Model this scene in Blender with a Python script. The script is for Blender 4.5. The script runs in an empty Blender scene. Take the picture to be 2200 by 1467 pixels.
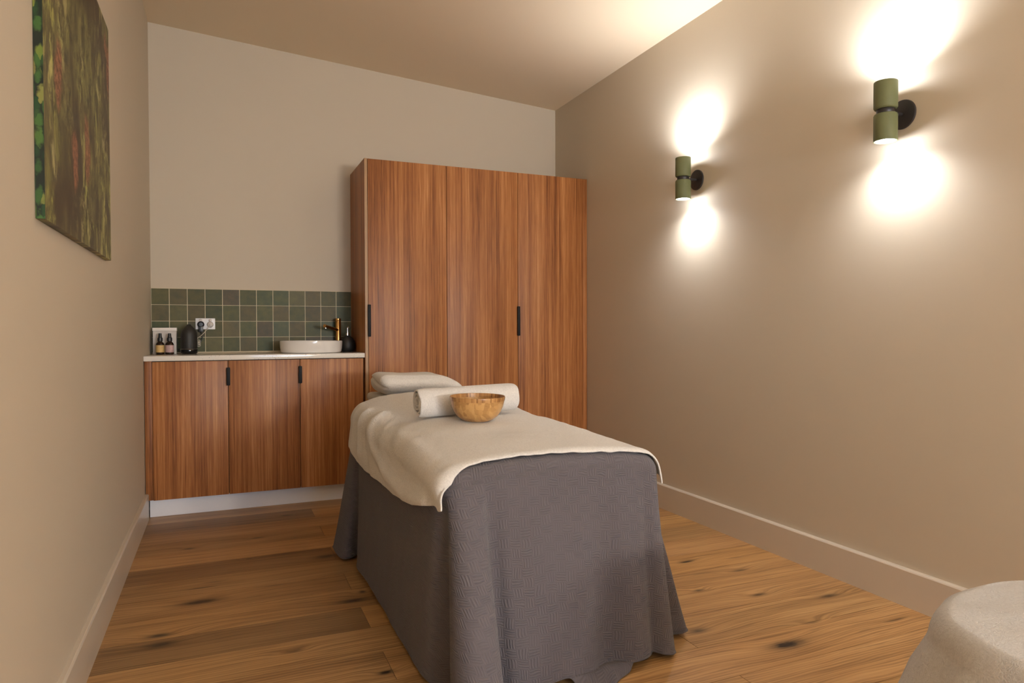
import bpy, bmesh, math, random
from mathutils import Vector, Matrix, noise
PI = math.pi
sc = bpy.context.scene
COL = sc.collection
rnd = random.Random(7)

# ------------------------------------------------------------------ helpers
def tag(o, label=None, cat=None, group=None, kind=None):
    if label: o['label'] = label
    if cat: o['category'] = cat
    if group: o['group'] = group
    if kind: o['kind'] = kind
    return o

def obj(name, verts, faces, mat, parent=None, smooth=False, uvs=None, cols=None, mats=None, loc=None):
    me = bpy.data.meshes.new(name)
    me.from_pydata([tuple(v) for v in verts], [], faces)
    if mat: me.materials.append(mat)
    if uvs:                                   # per vertex uv
        l = me.uv_layers.new(name='UVMap')
        for lp in me.loops: l.data[lp.index].uv = uvs[lp.vertex_index]
    if cols:                                  # per face colour
        a = me.color_attributes.new(name='Col', type='FLOAT_COLOR', domain='CORNER')
        for p in me.polygons:
            for li in p.loop_indices: a.data[li].color = (*cols[p.index], 1)
    if smooth:
        for p in me.polygons: p.use_smooth = True
    me.update()
    o = bpy.data.objects.new(name, me); COL.objects.link(o)
    if parent: o.parent = parent
    if loc: o.location = loc
    return o

def thing(name, label, cat, loc=(0, 0, 0), group=None):
    o = bpy.data.objects.new(name, None); COL.objects.link(o)
    o.location = loc; o.empty_display_size = .05
    return tag(o, label, cat, group)

def bm_obj(name, bm, mat, parent=None, smooth=False, ang=None):
    bmesh.ops.recalc_face_normals(bm, faces=bm.faces)
    me = bpy.data.meshes.new(name); bm.to_mesh(me); bm.free()
    if mat: me.materials.append(mat)
    if smooth or ang:
        for p in me.polygons: p.use_smooth = True
    if ang:
        me.set_sharp_from_angle(angle=math.radians(ang))
    o = bpy.data.objects.new(name, me); COL.objects.link(o)
    if parent: o.parent = parent
    return o

def add_box(bm, x0, x1, y0, y1, z0, z1, bev=0, seg=2):
    b = bmesh.new()
    vs = [b.verts.new((x, y, z)) for x in (x0, x1) for y in (y0, y1) for z in (z0, z1)]
    for f in ((0,1,3,2),(4,6,7,5),(0,4,5,1),(2,3,7,6),(0,2,6,4),(1,5,7,3)):
        b.faces.new([vs[i] for i in f])
    if bev: bmesh.ops.bevel(b, geom=b.edges[:], offset=bev, segments=seg, profile=.6, affect='EDGES')
    bmesh.ops.recalc_face_normals(b, faces=b.faces)
    m = bpy.data.meshes.new('t'); b.to_mesh(m); b.free(); bm.from_mesh(m); bpy.data.meshes.remove(m)

def box(name, x0, x1, y0, y1, z0, z1, mat, parent=None, bev=.001, off=(0,0,0)):
    bm = bmesh.new()
    add_box(bm, x0-off[0], x1-off[0], y0-off[1], y1-off[1], z0-off[2], z1-off[2], bev)
    return bm_obj(name, bm, mat, parent, ang=40)

def lathe(name, prof, mat, parent=None, n=48, loc=(0,0,0), sx=1, sy=1, closed=True, ang=35):
    vs, fs = [], []
    for r, z in prof:
        for k in range(n):
            a = 2*PI*k/n
            vs.append((loc[0]+r*sx*math.cos(a), loc[1]+r*sy*math.sin(a), loc[2]+z))
    m = len(prof)
    for i in range(m-1):
        for k in range(n):
            k2 = (k+1) % n
            fs.append((i*n+k, i*n+k2, (i+1)*n+k2, (i+1)*n+k))
    if closed:
        fs.append(tuple(range(n))[::-1]); fs.append(tuple((m-1)*n+k for k in range(n)))
    o = obj(name, vs, fs, mat, parent, smooth=True)
    o.data.set_sharp_from_angle(angle=math.radians(ang))
    return o

def tube(name, pts, r, mat, parent=None, n=10, cyc=False):
    pts = [Vector(p) for p in pts]
    vs, fs = [], []
    m = len(pts); up = Vector((0, 0, 1)); prev = None
    for i, p in enumerate(pts):
        t = (pts[min(i+1, m-1)] - pts[max(i-1, 0)]).normalized()
        if prev is None:
            a = t.cross(up)
            if a.length < .1: a = t.cross(Vector((1, 0, 0)))
            a.normalize()
        else:
            a = (prev - t*prev.dot(t)).normalized()
        prev = a; b = t.cross(a)
        rr = r[i] if isinstance(r, (list, tuple)) else r
        for k in range(n):
            q = 2*PI*k/n
            vs.append(p + a*rr*math.cos(q) + b*rr*math.sin(q))
    for i in range(m-1):
        for k in range(n):
            k2 = (k+1) % n
            fs.append((i*n+k, (i+1)*n+k, (i+1)*n+k2, i*n+k2))
    fs.append(tuple(range(n))); fs.append(tuple((m-1)*n+k for k in range(n))[::-1])
    o = obj(name, vs, fs, mat, parent, smooth=True)
    o.data.set_sharp_from_angle(angle=math.radians(50))
    return o

def spline(pts, n=8):
    pts = [Vector(p) for p in pts]; out = []
    for i in range(len(pts)-1):
        p0 = pts[max(i-1, 0)]; p1 = pts[i]; p2 = pts[i+1]; p3 = pts[min(i+2, len(pts)-1)]
        for k in range(n):
            t = k/n
            out.append(.5*((2*p1)+(p2-p0)*t+(2*p0-5*p1+4*p2-p3)*t*t+(3*p1-p0-3*p2+p3)*t**3))
    out.append(pts[-1]); return out

def sstep(a, b, x):
    t = max(0, min(1, (x-a)/(b-a))); return t*t*(3-2*t)

# ------------------------------------------------------------------ node helper
class M:
    def __init__(s, name):
        s.m = bpy.data.materials.new(name); s.m.use_nodes = True
        s.t = s.m.node_tree; s.n = s.t.nodes; s.n.clear()
        s.out = s.n.new('ShaderNodeOutputMaterial'); s.b = s.n.new('ShaderNodeBsdfPrincipled')
        s.t.links.new(s.b.outputs[0], s.out.inputs[0])
    def put(s, sock, v):
        if v is None: return
        if isinstance(v, bpy.types.NodeSocket): s.t.links.new(v, sock)
        elif isinstance(v, (tuple, list)) and len(v) == 3 and sock.type == 'RGBA': sock.default_value = (*v, 1)
        else: sock.default_value = v
    def node(s, typ, ins=(), out=0, **kw):
        n = s.n.new(typ)
        for k, v in kw.items(): setattr(n, k, v)
        for k, v in (ins.items() if isinstance(ins, dict) else enumerate(ins)): s.put(n.inputs[k], v)
        return n.outputs[out]
    def math(s, op, a, b=None, c=None, clamp=False):
        n = s.n.new('ShaderNodeMath'); n.operation = op; n.use_clamp = clamp
        s.put(n.inputs[0], a)
        if b is not None: s.put(n.inputs[1], b)
        if c is not None: s.put(n.inputs[2], c)
        return n.outputs[0]
    def noise(s, vec, scale, detail=3, rough=.5, dist=0, out=0):
        return s.node('ShaderNodeTexNoise', {'Vector': vec, 'Scale': scale, 'Detail': detail, 'Roughness': rough, 'Distortion': dist}, out)
    def mapping(s, vec, scale=(1,1,1), loc=(0,0,0), rot=(0,0,0)):
        return s.node('ShaderNodeMapping', {'Vector': vec, 'Scale': scale, 'Location': loc, 'Rotation': rot})
    def ramp(s, fac, stops, interp='LINEAR'):
        n = s.n.new('ShaderNodeValToRGB'); s.put(n.inputs[0], fac); cr = n.color_ramp; cr.interpolation = interp
        while len(cr.elements) < len(stops): cr.elements.new(.5)
        for e, (p, c) in zip(cr.elements, stops):
            e.position = p; e.color = (*c, 1) if isinstance(c, (tuple, list)) else (c, c, c, 1)
        return n.outputs[0]
    def mix(s, f, a, b, mode='MIX'):
        n = s.n.new('ShaderNodeMix'); n.data_type = 'RGBA'; n.blend_type = mode
        s.put(n.inputs[0], f); s.put(n.inputs[6], a); s.put(n.inputs[7], b)
        return n.outputs[2]
    def maprange(s, v, a, b, c=0, d=1, typ='SMOOTHSTEP'):
        n = s.n.new('ShaderNodeMapRange'); n.interpolation_type = typ
        for i, x in enumerate((v, a, b, c, d)): s.put(n.inputs[i], x)
        return n.outputs[0]
    def pos(s): return s.node('ShaderNodeNewGeometry')
    def sep(s, v):
        n = s.n.new('ShaderNodeSeparateXYZ'); s.put(n.inputs[0], v); return n.outputs
    def comb(s, x, y, z): return s.node('ShaderNodeCombineXYZ', (x, y, z))
    def bump(s, h, strength=.3, dist=.002, normal=None):
        n = s.n.new('ShaderNodeBump'); s.put(n.inputs['Height'], h)
        n.inputs['Strength'].default_value = strength; n.inputs['Distance'].default_value = dist
        if normal is not None: s.put(n.inputs['Normal'], normal)
        return n.outputs[0]
    def set(s, **kw):
        names = dict(color='Base Color', rough='Roughness', metal='Metallic', normal='Normal', spec='Specular IOR Level',
                     sheen='Sheen Weight', sheenr='Sheen Roughness', emit='Emission Color', es='Emission Strength',
                     coat='Coat Weight', trans='Transmission Weight', ior='IOR', sss='Subsurface Weight')
        for k, v in kw.items(): s.put(s.b.inputs[names[k]], v)
        return s.m

def plain(name, color, rough=.5, var=.04, scale=40, **kw):
    m = M(name); p = m.pos()
    f = m.noise(p, scale, 3)
    c = m.mix(f, tuple(max(0, x*(1-var)) for x in color), tuple(x*(1+var) for x in color))
    return m.set(color=c, rough=rough, **kw)

# ------------------------------------------------------------------ materials
def mat_wall(name, col):
    m = M(name); p = m.pos()
    c = m.mix(m.noise(p, 1.3, 3), tuple(x*.985 for x in col), tuple(x*1.015 for x in col))
    h = m.math('ADD', m.noise(p, 260, 2), m.math('MULTIPLY', m.noise(p, 60, 2), .6))
    return m.set(color=c, rough=.62, spec=.3, normal=m.bump(h, .12, .0006))
PAINT = mat_wall('beige_wall_paint', (.575, .505, .40))
CEIL = mat_wall('ceiling_paint', (.78, .655, .49))
TRIM = plain('satin_trim_paint', (.62, .55, .46), .3, .015, 5)

def mat_floor():
    m = M('oak_planks')
    uv = m.node('ShaderNodeUVMap', (), uv_map='UVMap')
    tone = m.node('ShaderNodeVertexColor', (), layer_name='Col')
    u, v, _ = m.sep(uv)
    pos = m.pos(); px, py, pz = m.sep(pos)
    # knots: position in world metres, length along the board, width, strength
    K = [(.31,-1.833,.10,.022,1.),(.19,-2.095,.05,.014,.9),(.2,-2.172,.07,.02,.9),(2.10,-2.995,.09,.022,1.),
         (.244,-1.11,.035,.010,.8),(.827,-1.484,.07,.022,.9),(.853,-2.055,.08,.016,.9),(.845,-2.65,.03,.010,1.),
         (2.295,-2.21,.045,.008,.7),(2.558,-2.747,.06,.013,.8),(1.895,-2.795,.05,.014,.7),(2.44,-2.387,.05,.01,.7),
         (2.318,-2.63,.05,.011,.7),(2.132,-2.50,.03,.009,.8),(.55,-1.06,.05,.008,.7),(.72,-.68,.04,.01,.8),
         (.5,-1.38,.02,.006,.4),(.9,-1.98,.02,.012,.9),(2.31,-2.9,.04,.009,.5),(.6,-2.4,.04,.008,.4)]
    dark = None; lift = None
    for kx, ky, rx, ry, st in K:
        dx = m.math('DIVIDE', m.math('SUBTRACT', px, kx), rx)
        dy = m.math('DIVIDE', m.math('SUBTRACT', py, ky), ry*1.5)
        d2 = m.math('ADD', m.math('MULTIPLY', dx, dx), m.math('MULTIPLY', dy, dy))
        g = m.math('MULTIPLY', m.math('EXPONENT', m.math('MULTIPLY', d2, -1.6)), st)
        l = m.math('EXPONENT', m.math('MULTIPLY', d2, -.22))
        dark = g if dark is None else m.math('ADD', dark, g)
        lift = l if lift is None else m.math('ADD', lift, l)
    P = m.comb(u, v, 0)
    warp = m.noise(m.mapping(P, (1.3, 6, 1)), 1.0, 3, .5)
    vv = m.math('ADD', v, m.math('MULTIPLY', warp, .075))
    vv = m.math('ADD', vv, m.math('MULTIPLY', lift, .03))
    G = m.comb(m.math('MULTIPLY', u, .9), m.math('MULTIPLY', vv, 1.0), 0)
    rings = m.noise(m.mapping(G, (2.0, 62, 1)), 1, 4, .6)
    fine = m.noise(m.mapping(G, (7, 420, 1)), 1, 3, .6)
    band = m.noise(m.mapping(P, (.8, 9, 1)), 1, 2, .5)
    cath = m.node('ShaderNodeTexWave', {'Vector': m.mapping(G, (.35, 26, 1)), 'Scale': 1.0, 'Distortion': 5.0, 'Detail': 3, 'Detail Scale': 1.2}, 1, bands_direction='Y')
    f = m.math('ADD', m.math('MULTIPLY', rings, .5), m.math('MULTIPLY', fine, .28))
    f = m.math('ADD', f, m.math('MULTIPLY', band, .34))
    f = m.math('ADD', f, m.math('MULTIPLY', cath, .10))
    c = m.ramp(m.maprange(f, .36, .84, typ='LINEAR'), [(0, (.115, .055, .020)), (.32, (.28, .150, .056)), (.6, (.46, .268, .108)), (1, (.60, .375, .17))])
    c = m.mix(1, c, tone, 'MULTIPLY')
    kn = m.math('MULTIPLY', dark, m.math('ADD', .62, m.noise(m.mapping(P, (30, 160, 1)), 1, 3)))
    small = m.node('ShaderNodeTexVoronoi', {'Vector': m.mapping(G, (2.6, 17, 1)), 'Scale': 1.0})
    sm = m.math('MULTIPLY', m.maprange(small, .20, .03), m.maprange(m.noise(m.mapping(P, (1.1, 5, 1), (3, 1, 0)), 1, 1), .52, .62))
    kn = m.math('ADD', kn, m.math('MULTIPLY', sm, .7), clamp=True)
    c = m.mix(m.math('MULTIPLY', m.maprange(m.noise(m.mapping(G, (3.2, 30, 1), (7, 2, 0)), 1, 4, .7), .56, .74), .38), c, (.09, .045, .018))
    c = m.mix(kn, c, (.030, .017, .009))
    h = m.math('SUBTRACT', m.math('MULTIPLY', fine, .4), kn)
    r = m.math('ADD', .30, m.math('MULTIPLY', fine, .22))
    return m.set(color=c, rough=r, spec=.42, normal=m.bump(h, .22, .0012))
FLOOR = mat_floor()

def mat_cab():
    m = M('walnut_laminate'); px, py, pz = m.sep(m.pos())
    rn = m.node('ShaderNodeObjectInfo', (), 5)
    h = m.math('ADD', m.math('ADD', px, m.math('MULTIPLY', py, 1.0)), m.math('MULTIPLY', rn, 7.3))
    wob = m.noise(m.comb(m.math('MULTIPLY', h, 5), 0, m.math('MULTIPLY', pz, 1.5)), 1, 2)
    hh = m.math('ADD', h, m.math('MULTIPLY', wob, .012))
    P = lambda a, b: m.comb(m.math('MULTIPLY', hh, a), m.math('MULTIPLY', rn, 9.), m.math('MULTIPLY', pz, b))
    broad = m.noise(P(15, .35), 1, 2, .5)
    mid = m.noise(P(85, .9), 1, 3, .6)
    fine = m.noise(P(420, 6), 1, 3, .65)
    f = m.math('ADD', m.math('ADD', m.math('MULTIPLY', broad, .38), m.math('MULTIPLY', mid, .36)), m.math('MULTIPLY', fine, .34))
    c = m.ramp(m.maprange(f, .40, .70, typ='LINEAR'), [(0, (.115, .038, .011)), (.3, (.255, .094, .029)), (.62, (.39, .158, .052)), (1, (.56, .28, .11))])
    return m.set(color=c, rough=m.math('ADD', .34, m.math('MULTIPLY', fine, .12)), spec=.25, normal=m.bump(fine, .10, .0006))
CAB = mat_cab()
CABEDGE = plain('oak_edge_band', (.34, .19, .075), .45)
CABIN = plain('dark_gap', (.02, .012, .008), .8)
BLACK = plain('matt_black_metal', (.008, .008, .009), .5, .1, spec=.15)
KICK = plain('white_kick_board', (.84, .84, .88), .5, .02, 120)
def mat_tile():
    m = M('glazed_green_tile'); t = m.node('ShaderNodeVertexColor', (), layer_name='Col')
    p = m.pos(); n1 = m.noise(p, 26, 3, .6); n2 = m.noise(p, 9, 2)
    c = m.mix(1, t, m.ramp(n1, [(.25, (.72, .78, .76)), (.8, (1.3, 1.22, 1.15))]), 'MULTIPLY')
    return m.set(color=c, rough=m.math('ADD', .38, m.math('MULTIPLY', n1, .15)), spec=.22, normal=m.bump(n2, .25, .003))
TILE = mat_tile()
GROUT = plain('cream_grout', (.60, .52, .37), .8, .05, 90)
def mat_stone():
    m = M('white_speckled_stone'); p = m.pos()
    v = m.node('ShaderNodeTexVoronoi', {'Vector': p, 'Scale': 105.0})
    s = m.math('MULTIPLY', m.maprange(v, .30, .12), m.maprange(m.noise(p, 22, 2), .46, .62))
    c = m.mix(m.math('MULTIPLY', s, .75), (.80, .76, .69), (.24, .24, .24))
    return m.set(color=c, rough=.10, spec=.5)
STONE = mat_stone()
CERAMIC = plain('white_glazed_ceramic', (.80, .77, .73), .08, .01, 5)
BRASS = plain('brushed_brass', (.64, .37, .13), .24, .06, 60, metal=1.0)
CHROME = plain('polished_chrome', (.80, .79, .77), .1, .02, 20, metal=1.0)
WPLASTIC = plain('white_plastic', (.86, .86, .88), .3, .01, 20)
GPLASTIC = plain('pale_grey_plastic', (.60, .55, .52), .35, .02, 20)
BPLASTIC = plain('black_plastic', (.010, .012, .016), .35, .1, 30)
CORDW = plain('cream_cable', (.66, .60, .50), .45, .03, 60)
MATTE = plain('matt_black_ceramic', (.014, .013, .012), .55, .1, 60)
GLOSSB = plain('gloss_black', (.006, .006, .007), .12, .1, 30)
AMBER = plain('dark_amber_glass', (.020, .008, .003), .08, .1, 30)
BOXW = plain('white_card', (.60, .56, .52), .55, .02, 30)
BOXL = plain('white_card_lid', (.84, .78, .72), .45, .02, 30)
GREEN = None
def mat_green():
    m = M('ribbed_green_ceramic'); p = m.pos(); x, y, z = m.sep(p)
    rib = m.noise(m.comb(0, 0, m.math('MULTIPLY', z, 420)), 1, 2)
    c = m.mix(rib, (.125, .138, .062), (.150, .162, .076))
    return m.set(color=c, rough=.6, spec=.3, normal=m.bump(rib, .25, .001))
GREEN = mat_green()
BRONZE = plain('dark_bronze_metal', (.022, .018, .018), .45, .1, 60)
def mat_emit(name, col, st):
    m = M(name); return m.set(color=(.9, .9, .85), emit=col, es=st, rough=.3)
LENS = mat_emit('lit_lamp_lens', (1, .98, .93), 10)
LENSOFF = mat_emit('lit_downlight', (1, .80, .58), 8)

def mat_terry(name, col, sc_=1.0):
    m = M(name); p = m.pos()
    n1 = m.noise(p, 330*sc_, 3, .75); n2 = m.noise(p, 150*sc_, 3, .7); n3 = m.noise(p, 24, 3)
    h = m.math('ADD', n1, m.math('MULTIPLY', n2, 1.1))
    c = m.mix(m.maprange(h, .7, 1.3), tuple(x*.88 for x in col), tuple(min(1, x*1.04) for x in col))
    c = m.mix(m.math('MULTIPLY', n3, .06), c, (.5, .45, .38))
    return m.set(color=c, rough=.95, spec=.1, sheen=.25, sheenr=.5, normal=m.bump(h, .75, .0045))
TERRY = mat_terry('cream_terry', (.84, .815, .775))
TERRYW = mat_terry('white_terry', (.62, .615, .615))
COTTON = mat_terry('cream_cotton', (.72, .68, .60), 2)
def mat_blanket():
    m = M('grey_basket_weave'); uv = m.node('ShaderNodeUVMap', (), uv_map='UVMap'); u, v, _ = m.sep(uv)
    wob = m.noise(m.mapping(uv, (9, 9, 1)), 1, 3)
    U = m.math('DIVIDE', m.math('ADD', u, m.math('MULTIPLY', wob, .030)), .0335)
    V = m.math('ADD', m.math('DIVIDE', m.math('ADD', v, m.math('MULTIPLY', wob, .034)), .0290), m.math('MULTIPLY', u, 2.2))
    cu = m.math('FLOOR', U); cv = m.math('FLOOR', V)
    ck = m.math('PINGPONG', m.math('ADD', cu, cv), 1.0)
    fu = m.math('FRACT', U); fv = m.math('FRACT', V)
    edge = lambda f: m.maprange(m.math('PINGPONG', f, .5), .0, .10)
    win = m.math('MULTIPLY', edge(fu), edge(fv))
    lh = m.math('SINE', m.math('MULTIPLY', V, 2*PI*4)); lv = m.math('SINE', m.math('MULTIPLY', U, 2*PI*4))
    a = m.math('MULTIPLY', lh, m.math('SUBTRACT', 1, ck)); b = m.math('MULTIPLY', m.math('MULTIPLY', lv, ck), .8)
    w = m.math('MULTIPLY', m.math('ADD', a, b), win)
    yarn = m.noise(m.mapping(uv, (900, 900, 1)), 1, 2, .7)
    big = m.noise(m.mapping(uv, (5, 5, 1)), 1, 2)
    patch = m.maprange(m.noise(m.mapping(uv, (9, 9, 1)), 1, 2), .3, .6, .45, 1.0)
    w = m.math('MULTIPLY', w, patch)
    h = m.math('ADD', w, m.math('MULTIPLY', yarn, .7))
    f = m.math('ADD', m.math('MULTIPLY', w, .17), m.math('ADD', m.math('MULTIPLY', yarn, .5), .25), clamp=True)
    c = m.mix(f, (.074, .068, .079), (.158, .145, .162))
    c = m.mix(m.math('MULTIPLY', big, .2), c, (.12, .105, .10))
    return m.set(color=c, rough=.95, spec=.12, sheen=.12, normal=m.bump(h, .6, .0026))
BLANKET = mat_blanket()
def mat_bamboo(side):
    m = M('bamboo_' + side)
    tc = m.node('ShaderNodeTexCoord', (), 3); x, y, z = m.sep(tc)
    if side == 'rim':
        an = m.math('ARCTAN2', y, x)
        s = m.node('ShaderNodeTexWhiteNoise', {'W': m.math('FLOOR', m.math('MULTIPLY', an, 16))}, 0, noise_dimensions='1D')
        c = m.ramp(s, [(0, (.24, .105, .030)), (.5, (.40, .20, .068)), (1, (.52, .29, .11))])
    else:
        a = m.math('ADD', m.math('MULTIPLY', x, 2.2), m.math('MULTIPLY', z, 1.4))
        b = m.math('SUBTRACT', m.math('MULTIPLY', x, 3.0), m.math('MULTIPLY', y, 5.0))
        cells = m.node('ShaderNodeTexVoronoi', {'Vector': m.comb(m.math('MULTIPLY', a, 5), m.math('MULTIPLY', b, 16), m.math('MULTIPLY', z, 60)), 'Scale': 1.0}, 1)
        cr, _, _ = m.sep(cells)
        g = m.noise(m.comb(m.math('MULTIPLY', x, 40), m.math('MULTIPLY', y, 40), m.math('MULTIPLY', z, 320)), 1, 3)
        f = m.math('ADD', m.math('MULTIPLY', cr, .65), m.math('MULTIPLY', g, .35))
        c = m.ramp(f, [(0, (.30, .14, .04)), (.3, (.42, .225, .075)), (.6, (.52, .295, .105)), (1, (.60, .36, .145))])
    return m.set(color=c, rough=.28, spec=.45, coat=.15)
BAMBOO = mat_bamboo('body'); BAMRIM = mat_bamboo('rim')

def mat_art():
    m = M('moss_print'); px, py, pz = m.sep(m.pos())
    Y = py; Z = pz
    P = lambda a, b, o=0: m.comb(m.math('MULTIPLY', Y, a), m.math('MULTIPLY', Z, b), o)
    wx = m.noise(P(5, 4), 1, 3); wy = m.noise(P(6, 5, 4), 1, 3)
    Yw = m.math('ADD', Y, m.math('MULTIPLY', m.math('SUBTRACT', wx, .5), .14))
    Zw = m.math('ADD', Z, m.math('MULTIPLY', m.math('SUBTRACT', wy, .5), .22))
    Q = lambda a, b, o=0: m.comb(m.math('MULTIPLY', Yw, a), m.math('MULTIPLY', Zw, b), o)
    clump = m.node('ShaderNodeTexVoronoi', {'Vector': Q(7, 5.2), 'Scale': 1.0}, 0, feature='SMOOTH_F1')
    cid = m.node('ShaderNodeTexVoronoi', {'Vector': Q(7, 5.2), 'Scale': 1.0}, 1)
    ci, cj, _ = m.sep(cid)
    streak = m.noise(Q(24, 11, 2), 1, 5, .7)
    spray = m.noise(Q(11, 5, 5), 1, 5, .7)
    body = m.mix(m.maprange(streak, .32, .68), (.040, .034, .013), (.235, .225, .066))
    body = m.mix(m.math('MULTIPLY', ci, .5), body, (.085, .066, .033))
    gap = m.maprange(clump, .36, .62)
    body = m.mix(m.math('MULTIPLY', gap, .85), body, (.042, .026, .015))
    hi = m.math('MULTIPLY', m.maprange(spray, .46, .60), m.maprange(streak, .44, .60))
    hi = m.math('MULTIPLY', hi, m.maprange(m.noise(P(3, 1.2, 8), 1, 2), .38, .58))
    hi = m.math('MULTIPLY', hi, m.math('SUBTRACT', 1, m.math('MULTIPLY', gap, .7)))
    c = m.mix(hi, body, m.mix(cj, (.46, .46, .11), (.58, .50, .26)))
    red = None
    for ky, kz, ry, rz in ((-2.625, 1.70, .055, .11), (-2.43, 1.54, .040, .085), (-2.24, 1.585, .050, .115), (-1.80, 1.98, .035, .17), (-1.86, 2.09, .03, .05)):
        dx = m.math('DIVIDE', m.math('SUBTRACT', Yw, ky), ry); dy = m.math('DIVIDE', m.math('SUBTRACT', Zw, kz), rz)
        g = m.math('EXPONENT', m.math('MULTIPLY', m.math('ADD', m.math('MULTIPLY', dx, dx), m.math('MULTIPLY', dy, dy)), -1.3))
        red = g if red is None else m.math('ADD', red, g)
    grain = m.noise(P(40, 45, 3), 1, 4, .75)
    rc = m.mix(m.maprange(grain, .35, .65), (.10, .036, .016), (.36, .15, .08))
    c = m.mix(m.math('MULTIPLY', m.maprange(m.math('ADD', red, m.math('MULTIPLY', streak, .6)), .55, .95), .9), c, rc)
    return m.set(color=c, rough=.45, spec=.3)
def mat_art_side():
    m = M('leaf_print_edge'); px, py, pz = m.sep(m.pos())
    P = m.comb(m.math('MULTIPLY', px, 60), m.math('MULTIPLY', py, 3), m.math('ADD', m.math('MULTIPLY', pz, 27), m.math('MULTIPLY', m.noise(m.pos(), 60, 3), 1.2)))
    w = m.noise(P, .8, 3); d = m.node('ShaderNodeTexVoronoi', {'Vector': P, 'Scale': 1.0, 'Randomness': 1.0})
    idc = m.node('ShaderNodeTexVoronoi', {'Vector': P, 'Scale': 1.0}, 1); a, b, _ = m.sep(idc)
    c = m.ramp(a, [(0, (.004, .010, .006)), (.3, (.014, .045, .012)), (.6, (.045, .11, .02)), (.85, (.13, .17, .025)), (1, (.26, .22, .07))])
    c = m.mix(m.maprange(d, .35, .7), c, (.008, .012, .006))
    return m.set(color=c, rough=.5, spec=.3)

# ------------------------------------------------------------------ room
UPW, DNW, PTW, FILL_L, SKY = 25, 11.0, 1.25, 215, 9.0
W = 2.7578; YB = -8.5; RIDGE = lambda x: 2.9101 - .0713*x
def struct(o): o['kind'] = 'structure'; return o
def slab(name, quad, thick, mat):            # quad of 4 points, thick vector outward
    q = [Vector(p) for p in quad]; t = Vector(thick)
    vs = q + [p+t for p in q]
    fs = [(0,1,2,3),(7,6,5,4)] + [(i, i+4, (i+1)%4+4, (i+1)%4) for i in range(4)]
    bm = bmesh.new(); bv = [bm.verts.new(v) for v in vs]
    for f in fs: bm.faces.new([bv[i] for i in f])
    return struct(bm_obj(name, bm, mat))
T = .1
slab('wall_right', [(W, YB, 0), (W, 0, 0), (W, 0, RIDGE(W)), (W, YB, RIDGE(W))], (T, 0, 0), PAINT)
slab('wall_back', [(-T, 0, 0), (W+T, 0, 0), (W+T, 0, RIDGE(W+T)), (-T, 0, RIDGE(-T))], (0, T, 0), PAINT)
slab('ceiling', [(-T, YB-T, RIDGE(-T)), (W+T, YB-T, RIDGE(W+T)), (W+T, T, RIDGE(W+T)), (-T, T, RIDGE(-T))], (0, 0, T), CEIL)
slab('wall_left', [(0, YB, 0), (0, 0, 0), (0, 0, RIDGE(0)), (0, YB, RIDGE(0))], (-T, 0, 0), PAINT)
# end wall behind the camera, with a wide window
wx0, wx1, wz0, wz1 = .60, 2.60, .45, 2.30
bm = bmesh.new()
add_box(bm, -T, wx0, YB-T, YB, 0, RIDGE(wx0)); add_box(bm, wx1, W+T, YB-T, YB, 0, RIDGE(W+T))
add_box(bm, wx0, wx1, YB-T, YB, 0, wz0); add_box(bm, wx0, wx1, YB-T, YB, wz1, RIDGE(wx1))
struct(bm_obj('wall_front', bm, PAINT))
win = struct(thing('window_1', 'wide daylight window in the end wall behind the camera', 'window', (wx0, YB, wz0)))
bm = bmesh.new(); w_ = wx1-wx0; h_ = wz1-wz0
for b in ((0, .05, 0, h_), (w_-.05, w_, 0, h_), (.05, w_-.05, 0, .05), (.05, w_-.05, h_-.05, h_), (w_/2-.02, w_/2+.02, .05, h_-.05)):
    add_box(bm, b[0], b[1], -.07, -.02, b[2], b[3], .003)
bm_obj('window_frame', bm, WPLASTIC, win)
mg = M('window_glass'); mg.n.remove(mg.b)
tr = mg.n.new('ShaderNodeBsdfTransparent'); gl = mg.n.new('ShaderNodeBsdfGlossy'); gl.inputs['Roughness'].default_value = .02
mx = mg.n.new('ShaderNodeMixShader'); mx.inputs[0].default_value = .07
mg.t.links.new(tr.outputs[0], mx.inputs[1]); mg.t.links.new(gl.outputs[0], mx.inputs[2]); mg.t.links.new(mx.outputs[0], mg.out.inputs[0])
box('window_pane', .05, w_-.05, -.048, -.042, .05, h_-.05, mg.m, win, 0)

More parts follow.
